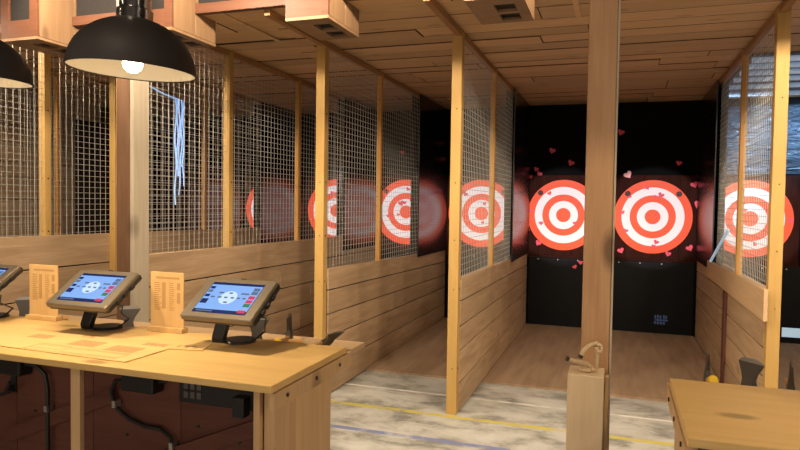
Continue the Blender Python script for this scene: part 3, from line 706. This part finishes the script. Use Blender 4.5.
# ------------------------------------------------------------------ pendant lamps
def make_lamp(label):
    t = thing('pendant_lamp', (0, 0, 0), label, 'lamp', 'black dome lamps over the counters')
    R = .205
    prof = [(R * math.cos(a), .175 * math.sin(a)) for a in [PI / 2 * i / 14 for i in range(13)]]
    s = MB(); s.lathe(prof + [(.035, .178)], 48, cap=False)
    o = s.build('shade', M_SHADE, t, smooth=True); o.modifiers.clear(); shd = o
    inner = [(r * .985, z * .97) for r, z in prof] + [(.034, .172)]
    s = MB(); s.lathe(inner, 48, cap=False); o = s.build('lining', M_LINING, shd, smooth=True); o.modifiers.clear()
    s = MB(); s.lathe([(R * .985, 0), (R * .985, -.003), (R * 1.01, -.003), (R * 1.01, .003)], 48, cap=False); s.build('rim', M_SHADE, shd)
    MB().lathe([(.058, .168), (.058, .20), (.050, .205), (.050, .27), (.030, .275), (.0, .275)], 24).build('socket_cap', M_CHROME, t, smooth=True)
    lh = MB().lathe([(.018, .045), (.018, .165)], 16).build('lamp_holder', M_CHROME, t)
    MB().lathe([(.002, -.008), (.015, -.005), (.028, .006), (.033, .022), (.028, .038), (.018, .050), (.016, .055)], 20).build('bulb', M_BULB, lh, smooth=True).modifiers.clear()
    MB().tube([(0, 0, .27), (0, 0, ZH - 2.03)], .006, 8).build('cord', M_CABLE, t)
    return t
lp = make_lamp('black dome lamp hanging over the left counter, bulb fully visible'); lp.location = (-1.56, 1.75, 2.03); lp.rotation_euler = (0, math.radians(3), 0)
LAMPS = [(-1.56, 2.03), (-2.31, 2.04), (1.35, 2.03), (2.1, 2.03)]
for x, lab in ((-2.31, 'black dome lamp cut off by the left edge of the picture'), (1.35, 'nearer black dome lamp over the bottom right counter, outside the picture'), (2.1, 'second black dome lamp over the bottom right counter, outside the picture')):
    l = copy_tree(lp); l.location = (x, 1.75, 2.04 if x < 0 else 2.03); l['label'] = lab

# ------------------------------------------------------------------ lights of the place, plus added fills
def light(name, kind, loc, power, color, look=None, **kw):
    d = bpy.data.lights.new(name, kind); d.energy = power; d.color = color
    for k, v in kw.items(): setattr(d, k, v)
    o = bpy.data.objects.new(name, d); COL.objects.link(o); o.location = loc
    if look: o.rotation_euler = (Vector(look) - Vector(loc)).to_track_quat('-Z', 'Y').to_euler()
    return o
WARM = (1, .80, .58)
for k in range(-1, 6):     # projectors on the targets
    cx = T0 - k * TS
    light('target_projector', 'SPOT', (cx, 4.05, 2.70), 680, (1, .90, .93), look=(cx, YB, TZ), spot_size=2 * math.radians(8.0), spot_blend=.25, shadow_soft_size=.03)
for x, z in LAMPS:         # the lit bulbs of the counter lamps, shining down out of the open domes
    light('lamp_light', 'SPOT', (x, 1.75, z - .016), 46, (1, .78, .52), look=(x, 1.75, 0), spot_size=math.radians(176), spot_blend=.12, shadow_soft_size=.035)
for x in (-4.2, -1.3, 1.7):   # warm hall lights under the hall ceiling, behind and above the viewer
    light('hall_light', 'AREA', (x, .3, 3.35), 14, WARM, look=(x, 4.2, .6), shape='DISK', size=.35)
# broad fill light added far behind the viewer, no real source
light('rear_fill', 'AREA', (0, -3.3, 1.7), 110, (1, .84, .66), look=(0, 8, 1.7), shape='RECTANGLE', size=8, size_y=1.8)

# spotlights mounted between the projector boxes, thrown down the lanes
for x in (-5.2, -3.46, -2.38, -1.24, .16, 1.2, 2.4, 3.6):
    light('lane_light', 'SPOT', (x, 2.95, 3.08), 155, (1, .80, .57), look=(x, 6.6, .7), spot_size=math.radians(140), spot_blend=.5, shadow_soft_size=.06)

light('blue_fill', 'AREA', (2.0, 7.75, 2.76), 40, (.50, .74, 1), look=(1.7, YB, 2.40), shape='RECTANGLE', size=1.6, size_y=.05, spread=math.radians(75))  # added fill that brightens the crinkled plastic sheet

w = bpy.data.worlds.new('World'); S.world = w; w.use_nodes = True
w.node_tree.nodes['Background'].inputs['Color'].default_value = (.5, .36, .26, 1)
w.node_tree.nodes['Background'].inputs['Strength'].default_value = .02

# ------------------------------------------------------------------ camera
cam = bpy.data.cameras.new('camera'); co = bpy.data.objects.new('camera', cam); COL.objects.link(co)
f_px, yaw, pit, roll = 635.16, .3292, .0359, .0148
cam.sensor_fit = 'HORIZONTAL'; cam.sensor_width = 36; cam.lens = 36 * f_px / 800; cam.clip_start = .05
co.location = (0, 0, 1.6)
a = Vector((-math.sin(yaw) * math.cos(pit), math.cos(yaw) * math.cos(pit), -math.sin(pit)))
r = Vector((math.cos(yaw), math.sin(yaw), 0)); up = r.cross(a)
# image is rolled clockwise by `roll`
R_ = r * math.cos(roll) + up * math.sin(roll); U_ = -r * math.sin(roll) + up * math.cos(roll)
mt = Matrix((R_, U_, -a)).transposed().to_4x4(); mt.translation = co.location
co.matrix_world = mt
S.camera = co
vs = S.view_settings; S.display_settings.display_device = 'sRGB'
vs.view_transform = 'Standard'; vs.look = 'None'; vs.exposure = 0; vs.gamma = 1; vs.use_curve_mapping = False
